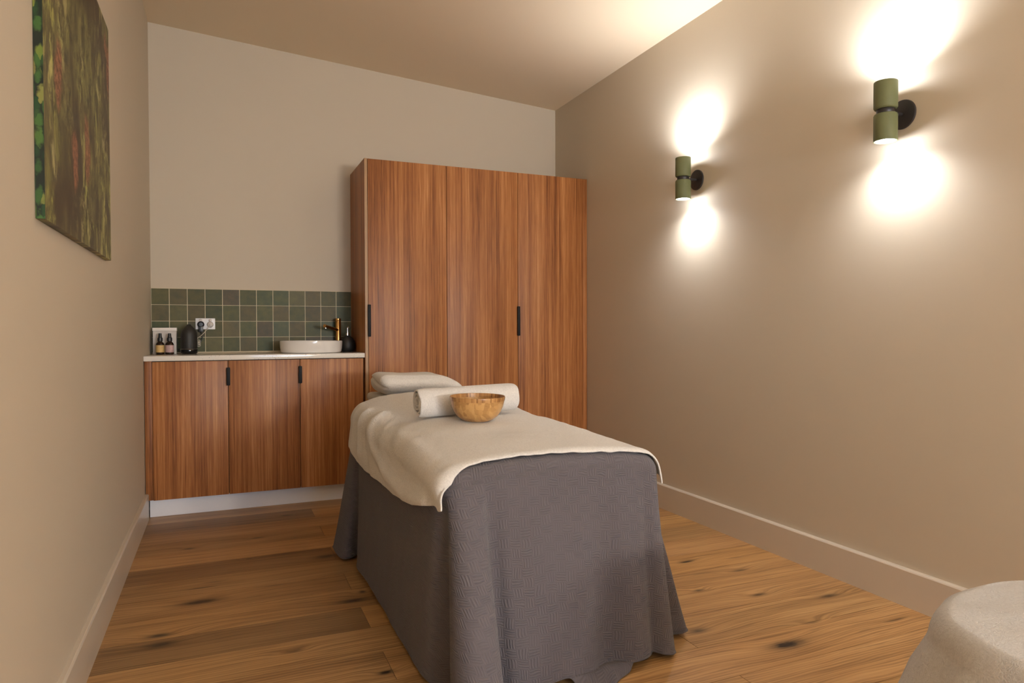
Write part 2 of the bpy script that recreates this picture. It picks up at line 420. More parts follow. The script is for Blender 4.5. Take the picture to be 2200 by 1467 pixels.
# floor boards: one mesh, each board with its own tone
TONES = {(10,0):(.60,.62,.70),(10,1):(1.0,.94,.88),(9,0):(.86,.86,.9),(9,1):(.9,.88,.85),(8,0):(.80,.80,.82),(8,1):(.88,.8,.7),
         (7,0):(.98,.95,.95),(6,0):(.58,.56,.58),(6,1):(.8,.75,.7),(5,0):(.80,.80,.82),(4,0):(.86,.84,.84),(4,1):(.9,.9,.9),
         (3,0):(.90,.88,.86),(2,0):(.60,.60,.62),(2,1):(1.1,1.05,.95),(1,0):(.95,.95,.95),(0,0):(.82,.80,.80),(0,1):(1.02,1.0,1.0),
         (11,0):(.95,.95,1.0)}
vs, fs, uv, cl = [], [], [], []
PW = .1925
for j in range(-19, 15):
    y0 = -2.705 + PW*j; y1 = y0+PW
    if y0 > .0: break
    y1 = min(y1, .02)
    j0 = .865 if j % 2 == 0 else 1.815
    cuts = [x for x in (j0-1.9, j0, j0+1.9) if 0 < x < W]
    xs = [-.02] + cuts + [W+.02]
    for i in range(len(xs)-1):
        if (j, i) in TONES: t = TONES[(j, i)]
        else:
            q = rnd.uniform(.86, 1.14); t = (q, q*rnd.uniform(.96, 1.0), q*rnd.uniform(.9, 1.0))
        g = .0003; bx = .0007
        ou, ov = rnd.uniform(0, 50), rnd.uniform(0, 50)
        a0, a1, b0, b1 = xs[i]+g, xs[i+1]-g, y0+g, y1-g
        k = len(vs)
        for (x, y, z) in ((a0, b0, -bx), (a1, b0, -bx), (a1, b1, -bx), (a0, b1, -bx), (a0+bx, b0+bx, 0), (a1-bx, b0+bx, 0), (a1-bx, b1-bx, 0), (a0+bx, b1-bx, 0)):
            vs.append((x, y, z)); uv.append((x+ou, y+ov))
        for f in ((4,5,6,7), (0,1,5,4), (1,2,6,5), (2,3,7,6), (3,0,4,7)):
            fs.append(tuple(k+q for q in f)); cl.append(t if f[0] == 4 else tuple(x*.6 for x in t))
k = len(vs)
for (x, y, z) in ((-.1, YB-.1, -.1), (W+.1, YB-.1, -.1), (W+.1, .1, -.1), (-.1, .1, -.1), (-.1, YB-.1, -.0014), (W+.1, YB-.1, -.0014), (W+.1, .1, -.0014), (-.1, .1, -.0014)):
    vs.append((x, y, z)); uv.append((x, y))
for f in ((3,2,1,0), (4,5,6,7), (0,1,5,4), (1,2,6,5), (2,3,7,6), (3,0,4,7)):
    fs.append(tuple(k+q for q in f)); cl.append((.06, .05, .04))
struct(obj('floor', vs, fs, FLOOR, uvs=uv, cols=cl))

def skirting(name, x0, x1, y0, y1, face):
    # profile with small bevel on the top room-side edge
    th = abs(x1-x0); s = 1 if face > 0 else -1
    xw = x0 if face > 0 else x1
    prof = [(0, 0), (th, 0), (th, .134), (th-.003, .1385), (th-.006, .14), (0, .14)]
    vs = [(xw+s*p, y, z) for y in (y0, y1) for p, z in prof]; n = len(prof)
    fs = [(i, (i+1) % n, n+(i+1) % n, n+i) for i in range(n)] + [tuple(range(n)), tuple(range(n, 2*n))]
    bm = bmesh.new(); bv = [bm.verts.new(v) for v in vs]
    for f in fs: bm.faces.new([bv[i] for i in f])
    struct(bm_obj(name, bm, TRIM))
skirting('baseboard_left', 0, .018, YB, -.463, 1)
skirting('baseboard_right', W-.022, W, YB, -.500, -1)

# ------------------------------------------------------------------ base cabinet
XW = 1.205
cab = thing('base_cabinet', 'low walnut-look cabinet with three doors under the white counter, white kick board', 'cabinet', (.6, -.22, 0))
O = (.6, -.22, 0)
box('carcass', .002, XW-.002, -.450, -.002, .104, .872, CABIN, cab, .001, O)
box('side_filler', .003, .040, -.458, -.45, .102, .872, CAB, cab, .0008, O)
box('kick_board', .019, XW-.002, -.420, -.405, 0.0005, .102, KICK, cab, .0008, O)
for a, b in ((.0415, .4265), (.4295, .8205), (.8235, XW-.009)):
    d = box('door', a, b, -.474, -.4565, .103, .868, CAB, cab, .001, O)
    if b < 1.1:                                # black edge pull at the joint
        hx = b+.0015
        box('handle', hx-.010, hx+.010, -.492, -.4742, .727, .829, BLACK, d, .004, O)
tag(cab.children[0], 'dark cabinet interior box')
# counter
ct = box('countertop', .0015, XW-.0015, -.4865, -.0015, .8725, .900, STONE, None, .0015)
tag(ct, 'white speckled stone countertop over the low cabinet, carrying basin and bottles', 'countertop')

# ------------------------------------------------------------------ tall wardrobe
wd = thing('wardrobe', 'tall walnut-look wardrobe with three doors and two black edge pulls', 'wardrobe', (1.98, -.25, 0))
O = (1.98, -.25, 0)
bm = bmesh.new()
add_box(bm, XW+.019-O[0], W-.03-O[0], -.476-O[1], -.004-O[1], .1, 2.07, .001)
tag(bm_obj('carcass', bm, CABIN, wd), 'dark wardrobe interior box')
box('side_panel', XW, XW+.018, -.4945, -.002, 0.0005, 2.091, CAB, wd, .0008, O)
box('edge_band', XW+.0002, XW+.0178, -.4955, -.4946, 0.001, 2.0905, CABEDGE, wd, 0, O)
box('top_panel', XW+.019, W-.003, -.478, -.002, 2.072, 2.091, CAB, wd, .0008, O)
box('side_filler', W-.030, W-.002, -.4925, -.476, 0.0005, 2.0905, CAB, wd, .0008, O)
box('kick_board', XW+.02, W-.03, -.43, -.415, 0.0005, .1, KICK, wd, .0008, O)
S1, S2 = 1.7295, 2.2262
for a, b, hx in ((XW+.0205, S1-.0015, XW+.024), (S1+.0015, S2-.0015, None), (S2+.0015, W-.0315, S2+.001)):
    d = box('door', a, b, -.4955, -.4775, .103, 2.0895, CAB, wd, .001, O)
    if hx: box('handle', hx-.009, hx+.009, -.513, -.4957, 1.0, 1.197, BLACK, d, .004, O)

# ------------------------------------------------------------------ tiles
vs, fs, cl = [], [], []
tw = XW/12; zt = 1.2999
pal = [(.080,.084,.036), (.094,.090,.038), (.100,.086,.042), (.078,.092,.042), (.088,.074,.046), (.105,.100,.046), (.072,.084,.048)]
def addq(q, c): 
    k = len(vs); vs.extend(q); fs.append(tuple(range(k, k+len(q)))); cl.append(c)
for i in range(12):
    for j in range(4):
        x0, x1 = i*tw+.0022, (i+1)*tw-.0012; z1 = zt-j*tw-.0012; z0 = zt-(j+1)*tw+.0012
        if j == 3: z0 = max(z0, .904)
        if i == 0: x0 += .001
        q = pal[rnd.randrange(len(pal))]; k_ = rnd.uniform(.82, 1.15); c = tuple(a*k_ for a in q)
        d = .0012; y = -.0090; yo = -.0064
        tx, tz = rnd.uniform(-.0004, .0004), rnd.uniform(-.0004, .0004)
        A = [(x0, yo, z0), (x1, yo, z0), (x1, yo, z1), (x0, yo, z1)]
        B = [(x0+d, y-tx-tz, z0+d), (x1-d, y+tx-tz, z0+d), (x1-d, y+tx+tz, z1-d), (x0+d, y-tx+tz, z1-d)]
        addq(B, c)
        for e in range(4): addq([A[e], A[(e+1) % 4], B[(e+1) % 4], B[e]], c)
bs = thing('tiled_splashback', 'square dark green tiled splashback with cream grout behind the counter', 'tiles', (XW/2, 0, .9))
t_ = obj('tiles', [(x-XW/2, y, z-.9) for x, y, z in vs], fs, TILE, bs, cols=cl)
box('grout', .0008, XW-.0008, -.0072, -.0006, .9005, zt+.002, GROUT, bs, .0005, (XW/2, 0, .9))
box('silicone_bead', .002, XW-.002, -.0165, -.0075, .9005, .9085, GROUT, bs, .0015, (XW/2, 0, .9))

# ------------------------------------------------------------------ power outlet and plugs
oc = Vector((.3025, -.0095, 1.0825))
ou = thing('power_outlet', 'white double power outlet on the green tiles', 'power outlet', oc)
box('face_plate', -.056, .056, -.0075, 0, -.0345, .0345, WPLASTIC, ou, .002)
for sx in (-.0275, .0275):
    lathe('switch', [(.0085, 0), (.0095, .001), (.0095, .003), (.007, .0045), (0.0005, .0047)], GPLASTIC, ou, 24).matrix_local = Matrix.Translation((sx, -.0075, .0215)) @ Matrix.Rotation(PI/2, 4, 'X')
pl = thing('power_plug', 'black power plug in the left socket of the outlet', 'plug', oc+Vector((-.026, -.0085, -.004)))
b = lathe('plug_body', [(.0205, 0), (.021, .006), (.019, .017), (.012, .023), (.0005, .0235)], BPLASTIC, pl, 32)
b.matrix_local = Matrix.Rotation(PI/2, 4, 'X')
bm = bmesh.new(); add_box(bm, -.0135, .0135, -.021, -.002, -.048, -.008, .006); bm_obj('plug_grip', bm, BPLASTIC, pl, ang=50)
pts = spline([(0, -.012, -.046), (.004, -.014, -.06), (.008, -.016, -.085), (-.006, -.02, -.115), (-.03, -.03, -.14), (-.06, -.035, -.165), (-.085, -.035, -.1635), (-.108, -.040, -.165), (-.1215, -.055, -.160), (-.1215, -.075, -.148), (-.112, -.083, -.156)], 8)
tube('cord', pts, .0026, BPLASTIC, pl)
pl2 = thing('power_plug', 'cream plug with curly cream cable in the right socket of the outlet', 'plug', oc+Vector((.0275, -.0085, -.0045)))
b = lathe('plug_body', [(.0185, 0), (.019, .005), (.015, .011), (.007, .014), (.0005, .0145)], GPLASTIC, pl2, 32)
b.matrix_local = Matrix.Rotation(PI/2, 4, 'X')
pts = spline([(0, -.013, .002), (-.006, -.022, -.012), (-.022, -.024, -.036), (-.045, -.026, -.062), (-.064, -.034, -.078), (-.071, -.042, -.082)], 8)
for k in range(64):                           # curly coil hanging beside the diffuser
    a = 2*PI*k/16
    pts.append(Vector((-.066+.0095*math.cos(a+2.2), -.046+.005*math.sin(a*.5), -.098-.0085*k/16+.0095*math.sin(a+2.2))))
tube('cable', pts, .0017, CORDW, pl2)

# ------------------------------------------------------------------ counter items
ZC = .9003
df = thing('aroma_diffuser', 'matt black dome-shaped aroma diffuser on the counter below the outlet', 'diffuser', (.2135, -.135, ZC))
lathe('cover', [(.045, .030), (.046, .034), (.0465, .06), (.0465, .105), (.0455, .120), (.041, .138), (.030, .155), (.018, .167), (.0125, .172), (.0095, .178), (.0065, .178), (.005, .172)], MATTE, df, 64)
lathe('base', [(.040, 0), (.043, .002), (.047, .010), (.0485, .024), (.047, .0278), (.044, .029)], GLOSSB, df, 64)
tube('rim_ring', [(.0468*math.cos(a*PI/32), .0468*math.sin(a*PI/32), .029) for a in range(65)], .0008, CHROME, df, 6)

bx = thing('storage_box', 'white box with a paler lid standing behind the two spray bottles', 'box', (.080, -.075, ZC))
box('box_body', -.0635, .0635, -.03, .03, 0, .138, BOXW, bx, .002)
box('lid', -.0655, .0655, -.032, .032, .1385, .158, BOXL, bx, .002)

def bottle(x, y, col, label, bits):
    b = thing('spray_bottle', label, 'bottle', (x, y, ZC), 'small spray bottles at the left end of the counter')
    lathe('glass_body', [(.020, 0), (.0222, .002), (.0228, .006), (.0228, .056), (.021, .064), (.016, .071), (.0125, .074), (.0115, .079)], AMBER, b, 40)
    lathe('spray_cap', [(.0135, .0775), (.0140, .080), (.0140, .097), (.0105, .100), (.0095, .108), (.0088, .111), (.0085, .123), (.0065, .1245), (.0005, .1246)], BPLASTIC, b, 32)
    lm = M('paper_label'); p = lm.pos(); lm.set(color=lm.mix(lm.noise(p, 90, 2), tuple(q*.88 for q in col), tuple(min(1, q*1.08) for q in col)), rough=.6)
    lb = lathe('paper_label', [(.0229, .012), (.02325, .0122), (.02325, .0546), (.0229, .0548)], lm.m, b, 40)
    ink = plain('label_ink', tuple(min(1, q*1.25+.04) for q in col), .6)
    k = []; f = []
    for (z, a0, a1, h) in bits:               # faint lines of small print on the front of the label
        n = 8; s = len(k)
        for i in range(n+1):
            a = a0+(a1-a0)*i/n
            for zz in (z-h, z+h): k.append((.0235*math.cos(a), .0235*math.sin(a), zz))
        for i in range(n): f.append((s+2*i, s+2*i+2, s+2*i+3, s+2*i+1))
    obj('small_print', k, f, ink, lb)
L = [(.047, -1.5, -.9, .0010), (.043, -1.45, -.95, .0007), (.034, -1.35, -.85, .0009), (.027, -1.5, -.8, .0007), (.023, -1.5, -1.0, .0006), (.018, -1.35, -.9, .0006)]
bottle(.0605, -.170, (.62, .42, .16), 'amber spray bottle with the yellow label, left one of the pair', L)
bottle(.1115, -.185, (.50, .34, .33), 'amber spray bottle with the pink label, right one of the pair', L)

bn = thing('wash_basin', 'round white ceramic vessel basin on the counter', 'basin', (.912, -.268, ZC))
lathe('bowl', [(.150, 0), (.176, .002), (.182, .007), (.1865, .030), (.1885, .062), (.1882, .073), (.1860, .0745), (.1835, .073), (.1815, .060), (.180, .030), (.165, .016), (.12, .011), (.03, .009)], CERAMIC, bn, 96)
lathe('drain', [(.022, .0095), (.022, .0115), (.018, .0125), (.001, .0125)], CHROME, bn, 32)
fa = thing('basin_tap', 'brushed brass column basin tap behind the basin', 'tap', (1.108, -.070, ZC))
lathe('column', [(.024, 0), (.024, .004), (.0185, .005), (.0185, .195), (.0178, .1965), (.0178, .1985), (.0185, .2), (.0185, .2165), (.017, .2185), (.0005, .2188)], BRASS, fa, 48)
d0 = Vector((-.010, -.014, .142)); d1 = Vector((-.108, -.150, .168))
tube('spout', [d0, d0.lerp(d1, .5), d1], .0105, BRASS, fa, 28)
tube('outlet', [d1+Vector((.008, .011, -.008)), d1+Vector((.008, .011, -.016))], .006, CHROME, fa, 20)
tube('lever', [(-.004, -.010, .206), (-.016, -.034, .2085)], .0035, BRASS, fa, 14)
so = thing('soap_dispenser', 'black egg-shaped soap dispenser with chrome pump beside the wardrobe', 'soap dispenser', (1.156, -.150, ZC))
lathe('bottle', [(.030, 0), (.036, .002), (.043, .012), (.0475, .030), (.0475, .048), (.043, .070), (.034, .088), (.022, .099), (.0125, .104), (.0115, .106)], MATTE, so, 56)
lathe('collar', [(.0115, .105), (.0115, .122), (.009, .124), (.0045, .1245)], CHROME, so, 32)
tube('pump_stem', [(0, 0, .124), (0, 0, .158)], .0036, CHROME, so, 16)
tube('nozzle', spline([(0, .004, .161), (0, -.004, .163), (0, -.02, .163), (0, -.034, .158)], 4), .0048, CHROME, so, 16)

# ------------------------------------------------------------------ picture
cv = thing('canvas_picture', 'tall mossy green canvas print on the left wall', 'picture', (0, -2.29, 1.30))
ya, yb_, za, zb, tk = -2.800, -1.772, 1.300, 2.150, .020
vs = [(.001, ya, za), (.001, yb_, za), (.001, yb_, zb), (.001, ya, zb), (tk, ya, za), (tk, yb_, za), (tk, yb_, zb), (tk, ya, zb)]
vs = [(x, y+2.29, z-1.3) for x, y, z in vs]
ar = mat_art(); ars = mat_art_side()
fo = obj('canvas_face', vs, [(4,5,6,7), (0,1,5,4), (1,2,6,5), (2,3,7,6)], ar, cv)
obj('canvas_edge', [(x, y-.0003, z) for x, y, z in (vs[0], vs[4], vs[7], vs[3])], [(0,1,2,3)], ars, cv)

# ------------------------------------------------------------------ sconces
def sconce(y, label):
    s = thing('wall_sconce', label, 'wall lamp', (W, y, 1.842), 'green up-and-down wall lamps on the right wall')
    bp = lathe('back_plate', [(.0542, .0008), (.0545, .003), (.0535, .0075), (.050, .009), (.0005, .0092)], BRONZE, s, 64)
    bp.matrix_local = Matrix.Rotation(-PI/2, 4, 'Y')
    tube('arm', [(-.009, 0, 0), (-.075, 0, 0)], .0065, BRONZE, s, 20)
    ax = -.093
    lathe('hub', [(.030, -.0085), (.031, -.007), (.031, .007), (.030, .0085)], BRONZE, s, 48, (ax, 0, 0))
    R_ = .0405
    for sg in (1, -1):
        pr = [(.012, .009), (.032, .0085), (.038, .010), (R_, .015), (R_, .108), (R_-.001, .1095), (.0365, .1095), (.0358, .108), (.0355, .014), (.012, .0125)]
        pr = [(r, sg*z) for r, z in pr]
        if sg < 0: pr = pr[::-1]
        vs, fs = [], []; n = 64
        for r, z in pr:
            for k in range(n): vs.append((ax+r*math.cos(2*PI*k/n), r*math.sin(2*PI*k/n), z))
        for i in range(len(pr)):
            i2 = (i+1) % len(pr)
            for k in range(n):
                k2 = (k+1) % n; fs.append((i*n+k, i*n+k2, i2*n+k2, i2*n+k))
        o = obj('shade', vs, fs, GREEN, s, smooth=True); o.data.set_sharp_from_angle(angle=math.radians(50))
        zl = .094 if sg > 0 else .101
        lathe('lamp', [(.020, sg*.014), (.024, sg*(zl-.022)), (.0350, sg*(zl-.008)), (.0352, sg*zl), (.033, sg*(zl+.005)), (.020, sg*(zl+.010)), (.0005, sg*(zl+.0125))], LENS, s, 40, (ax, 0, 0))
        li = bpy.data.lights.new('lamp_light', 'SPOT'); li.energy = UPW if sg > 0 else DNW
        li.color = (.95, .96, 1); li.spot_size = math.radians(160); li.spot_blend = 1.0; li.shadow_soft_size = .012
        lo = bpy.data.objects.new('lamp_light', li); COL.objects.link(lo); lo.parent = s
        lo.location = (ax, 0, sg*.124)
        lo.rotation_euler = (PI if sg > 0 else 0, 0, 0)
        li = bpy.data.lights.new('lamp_spill', 'POINT'); li.energy = PTW; li.color = (.95, .96, 1); li.shadow_soft_size = .012
        lo = bpy.data.objects.new('lamp_spill', li); COL.objects.link(lo); lo.parent = s
        lo.location = (ax, 0, sg*.121)
sconce(-1.694, 'green two-ended wall lamp further away, nearer the wardrobe')
sconce(-2.898, 'green two-ended wall lamp nearer the camera, beside the right picture edge')

# added unseen globe lamps behind the camera: warm fill for the back wall
FILL_GLOBE = mat_emit('fill_lamp_glow', (1, .92, .81), FILL_L)
for i, x in enumerate((1.95, 2.42)):
    d = thing('added_fill_lamp', 'added fill light built as an opal globe lamp, unseen behind the camera', 'floor lamp', (x, -7.7, 0), 'added globe fill lamps')
    lathe('globe', [(.0005, 1.03), (.055, 1.0413), (.099, 1.071), (.1287, 1.115), (.14, 1.17), (.1287, 1.225), (.099, 1.269), (.055, 1.2987), (.0005, 1.31)], FILL_GLOBE, d, 40, ang=180)
    lathe('base', [(.14, .0005), (.14, .012), (.13, .016), (.001, .017)], BLACK, d, 32)
    tube('pole', [(0, 0, .016), (0, 0, 1.032)], .010, BLACK, d, 12)

# ------------------------------------------------------------------ massage table
CX, A = 1.320, .365; YF, YK = -2.885, -1.475; RC = .045
def HH(y): return .668 + .012*sstep(-2.7, -2.1, y) + .048*sstep(-2.05, -1.5, y)
def TOP(x, y):
    u = min(1.05, abs(x-CX)/A); e = .034 + .022*sstep(-2.2, -1.5, y)
    return HH(y) - e*u**3 - (.006*sstep(.25, 0, y-YF))
def drop(d): return RC - math.sqrt(max(0, RC*RC-(RC-max(0, d))**2)) if d < RC else 0.

mt = thing('massage_table', 'padded massage table under the grey woven blanket', 'massage table', (CX, -1.95, 0))
bm = bmesh.new(); add_box(bm, -A+.03, A-.03, YF+.03+1.95, YK-.02+1.95, .50, .59, .02, 3); bm_obj('padded_top', bm, plain('table_vinyl', (.10, .09, .08), .5), mt, ang=50)
for sx in (-1, 1):
    for yy in (YF+.14, YK-.12):
        bm = bmesh.new(); add_box(bm, sx*.27-.02, sx*.27+.02, yy+1.95-.02, yy+1.95+.02, 0.0003, .505, .003); bm_obj('leg', bm, plain('table_wood', (.3, .16, .07), .5), mt)

hr = thing('headrest', 'padded headrest on two posts at the head end of the bed, beneath the pillow', 'headrest', (CX, -1.24, 0))
bm = bmesh.new(); add_box(bm, -.19, .19, -.15, .15, .60, .664, .02, 3); bm_obj('pad', bm, plain('headrest_vinyl', (.10, .09, .08), .5), hr, ang=50)
bm = bmesh.new(); add_box(bm, -.16, .16, -.13, .13, .0005, .02, .004); bm_obj('foot_plate', bm, BLACK, hr, ang=50)
for sx in (-.11, .11): tube('post', [(sx, 0, .0195), (sx, 0, .602)], .014, BLACK, hr, 16)
# perimeter, starting mid head end going along the left side to the front, round to the right
def perimeter(step=.011):
    r = .05; pts = []
    def line(a, b):
        n = max(1, round((Vector(b)-Vector(a)).length/step))
        for i in range(n): pts.append(Vector(a).lerp(Vector(b), i/n))
    def arc(c, a0, a1):
        n = 9
        for i in range(n):
            a = a0+(a1-a0)*i/n; pts.append(Vector((c[0]+r*math.cos(a), c[1]+r*math.sin(a))))
    x0, x1 = CX-A, CX+A
    line((CX, YK), (x0+r, YK)); arc((x0+r, YK-r), PI/2, PI)
    line((x0, YK-r), (x0, YF+r)); arc((x0+r, YF+r), PI, 1.5*PI)
    line((x0+r, YF), (x1-r, YF)); arc((x1-r, YF+r), 1.5*PI, 2*PI)
    line((x1, YF+r), (x1, YK-r)); arc((x1-r, YK-r), 0, PI/2)
    line((x1-r, YK), (CX, YK))
    return pts
PP = perimeter(); NP = len(PP)
NN = []
for i in range(NP):
    t = (PP[(i+1) % NP]-PP[i-1]).normalized(); NN.append(Vector((t.y, -t.x))*-1)
cen = Vector((CX, -1.95))
for i in range(NP):
    if NN[i].dot(PP[i]-Vector((CX, max(YF+A, min(YK-A, PP[i].y))))) < 0: NN[i] = -NN[i]
SS = [0.]
for i in range(1, NP): SS.append(SS[-1]+(PP[i]-PP[i-1]).length)
ST = SS[-1]+(PP[0]-PP[-1]).length
def snear(x, y): 
    k = min(range(NP), key=lambda i: (PP[i]-Vector((x, y))).length); return SS[k]
x0, x1 = CX-A, CX+A
CT = [  # (top x, top y, bottom x, bottom y, hem z, spill)
 (CX, YK, CX, YK+.03, .04, 0), (x0+.12, YK, 1.06, YK+.03, .04, 0), (x0+.04, YK, .955, YK+.06, .04, 0), (x0+.008, YK-.008, .872, YK+.02, .035, 0), (x0, -1.53, .862, -1.49, .03, 0), (x0, -1.565, .877, -1.572, .012, 0),
 (x0, -1.60, .905, -1.60, .012, 0), (x0, -1.63, .955, -1.575, .02, 0), (x0, -1.66, .950, -1.62, .02, 0), (x0, -1.69, .922, -1.73, .022, 0), (x0, -1.73, .915, -1.80, .024, 0),
 (x0, -1.95, .922, -1.98, .03, 0), (x0, -2.2, .930, -2.22, .015, 0), (x0, -2.5, .930, -2.50, .012, 0), (x0, -2.70, .932, -2.70, .01, 0),
 (x0, -2.77, .940, -2.77, .01, 0), (x0, -2.81, .962, -2.81, .01, 0), (x0, -2.835, 1.020, -2.845, .01, 0), (x0+.008, -2.863, 1.015, -2.890, .01, 0), (x0+.018, -2.876, .946, -2.955, .01, 0), (x0+.035, -2.884, .946, -3.04, .01, 0), (x0+.06, YF, .985, -3.095, .01, 0),
 (x0+.085, YF, 1.045, -3.085, .01, .0), (x0+.108, YF, 1.088, -3.03, .01, 0), (x0+.122, YF, 1.085, -2.925, .012, .02),
 (x0+.145, YF, 1.118, -2.888, .012, .07), (x0+.17, YF, 1.145, -2.925, .012, .09), (x0+.24, YF, 1.20, -2.945, .014, .02),
 (x0+.32, YF, 1.285, -2.955, .03, 0), (x0+.42, YF, 1.385, -2.950, .03, .035), (x0+.475, YF, 1.44, -2.925, .03, .075), (x0+.51, YF, 1.475, -2.920, .028, .06), (x0+.56, YF, 1.535, -2.955, .03, 0),
 (x0+.62, YF, 1.60, -2.935, .028, 0), (x0+.655, YF, 1.632, -2.905, .026, 0), (x0+.675, YF, 1.655, -2.930, .022, 0), (x1-.03, YF, 1.700, -2.925, .012, 0),
 (x1-.012, YF+.012, 1.712, -2.885, .014, 0), (x1-.004, YF+.03, 1.665, -2.815, .02, 0), (x1, YF+.05, 1.690, -2.790, .014, 0), (x1, YF+.065, 1.745, -2.800, .015, 0), (x1, YF+.09, 1.835, -2.825, .02, 0),
 (x1, YF+.125, 1.838, -2.755, .02, 0), (x1, YF+.17, 1.77, -2.67, .02, 0), (x1, YF+.25, 1.735, -2.60, .015, 0), (x1, -2.4, 1.755, -2.38, .01, 0), (x1, -2.2, 1.73, -2.2, .015, 0),
 (x1, -1.9, 1.755, -1.92, .015, 0), (x1, -1.6, 1.73, -1.6, .015, 0), (x1-.01, YK-.01, 1.78, YK+.05, .04, 0), (x1-.12, YK, 1.62, YK+.03, .04, 0)]
cs = [(snear(c[0], c[1]),)+c[2:] for c in CT]
cs.sort(key=lambda c: c[0])
cs = [tuple([c[0]-ST]+list(c[1:])) for c in cs[-3:]] + cs + [tuple([c[0]+ST]+list(c[1:])) for c in cs[:3]]
def ctrl(s):
    i = max(j for j in range(len(cs)-1) if cs[j][0] <= s+1e-9)
    p0, p1, p2, p3 = cs[i-1], cs[i], cs[i+1], cs[min(i+2, len(cs)-1)]
    h = p2[0]-p1[0]; t = (s-p1[0])/h if h > 0 else 0
    out = []
    for k in range(1, 5):
        m1 = (p2[k]-p0[k])/max(1e-6, p2[0]-p0[0]); m2 = (p3[k]-p1[k])/max(1e-6, p3[0]-p1[0])
        out.append((2*t**3-3*t*t+1)*p1[k]+(t**3-2*t*t+t)*h*m1+(-2*t**3+3*t*t)*p2[k]+(t**3-t*t)*h*m2)
    return out
rows = []
INS = [1.0, .8, .6, .42, .30, .20]             # inner cover, as fraction to the centre line
def medial(p): return Vector((CX, max(YF+A, min(YK-A, p.y))))
for w in INS[:-1]:
    row = []
    for i in range(NP):
        b0 = PP[i]-NN[i]*.075; q = b0.lerp(medial(PP[i]), w)
        row.append((q.x, q.y, TOP(q.x, q.y), q.x, q.y))
    rows.append(row)
for d in (.075, .06, .045, .034, .025, .017, .010, .005, .0018):
    row = []
    for i in range(NP):
        q = PP[i]-NN[i]*d; row.append((q.x, q.y, TOP(q.x, q.y)-drop(d), q.x, q.y))
    rows.append(row)
NH = 56
SFL = snear(x0+.02, YF)
base = []
for i in range(NP): base.append((PP[i].x, PP[i].y, TOP(PP[i].x, PP[i].y)-RC))
for h in range(NH+1):
    t = h/NH; row = []
    for i in range(NP):
        bx_, by_, hz, sp = ctrl(SS[i]); px_, py_, pz_ = base[i]
        g = t**(1.12-.34*math.exp(-((SS[i]-SFL)/.16)**2))
        x = px_+(bx_-px_)*g; y = py_+(by_-py_)*g; z = pz_+(hz-pz_)*t
        n = NN[i]
        wv = noise.noise(Vector((SS[i]*5.5, t*1.6, 3.1)))*.010*t + noise.noise(Vector((SS[i]*14, t*2.5, 7.7)))*.003*t
        if SS[i] < snear(x0, -2.75): wv *= .55
        x += n.x*wv; y += n.y*wv
        # the front is gently hollowed between table corners, left side hangs flat
        row.append((x, y, z, None, t*.62))
    rows.append(row)
if True:                                       # cloth running out onto the floor
    last = rows[-1]
    for k in range(1, 6):
        row = []
        for i in range(NP):
            sp = max(0, ctrl(SS[i])[3]); q = k/5; x, y, z = last[i][:3]
            zz = z*(1-q)+.006+.010*math.sin(q*PI)*(sp > .01)
            e = .004*q
            if sp > .004: row.append((x+NN[i].x*sp*q, y+NN[i].y*sp*q, max(.006, zz if sp > .01 else z), None, .62+sp*q))
            else: row.append((x-NN[i].x*e, y-NN[i].y*e, z+.0012*k, None, .62+e))
        rows.append(row)
vs, uv, fs = [], [], []
IC = min(range(NP), key=lambda i: (PP[i]-Vector((CX, YF))).length)
for row in rows:
    cu = [0.]
    for i in range(1, NP): cu.append(cu[-1]+(Vector(row[i][:3])-Vector(row[i-1][:3])).length)
    off = cu[IC]
    for i, (x, y, z, a, b) in enumerate(row):
        vs.append((x-CX, y+1.95, z))
        if a is None: uv.append((cu[i]-off, -b))
        else:
            # continuous with the front face near the front edge
            if abs(PP[i].y-YF) < .06: uv.append((cu[i]-off, (y-YF)+.03))
            else: uv.append((SS[i], abs(x-PP[i].x)+abs(y-PP[i].y)))
NR = len(rows)
for j in range(NR-1):
    for i in range(NP-1):
        fs.append((j*NP+i, j*NP+i+1, (j+1)*NP+i+1, (j+1)*NP+i))
    fs.append((j*NP+NP-1, j*NP, (j+1)*NP, (j+1)*NP+NP-1))
bl = obj('blanket', vs, fs, BLANKET, None, smooth=True, uvs=uv, loc=(CX, -1.95, 0))
bm = bmesh.new(); bm.from_mesh(bl.data); bmesh.ops.recalc_face_normals(bm, faces=bm.faces); bm.to_mesh(bl.data); bm.free()
sd = bl.modifiers.new('thick', 'SOLIDIFY'); sd.thickness = .004; sd.offset = -1
ss = bl.modifiers.new('sub', 'SUBSURF'); ss.levels = 1; ss.render_levels = 1
tag(bl, 'grey basket-weave blanket draped over the massage table down to the floor', 'blanket')

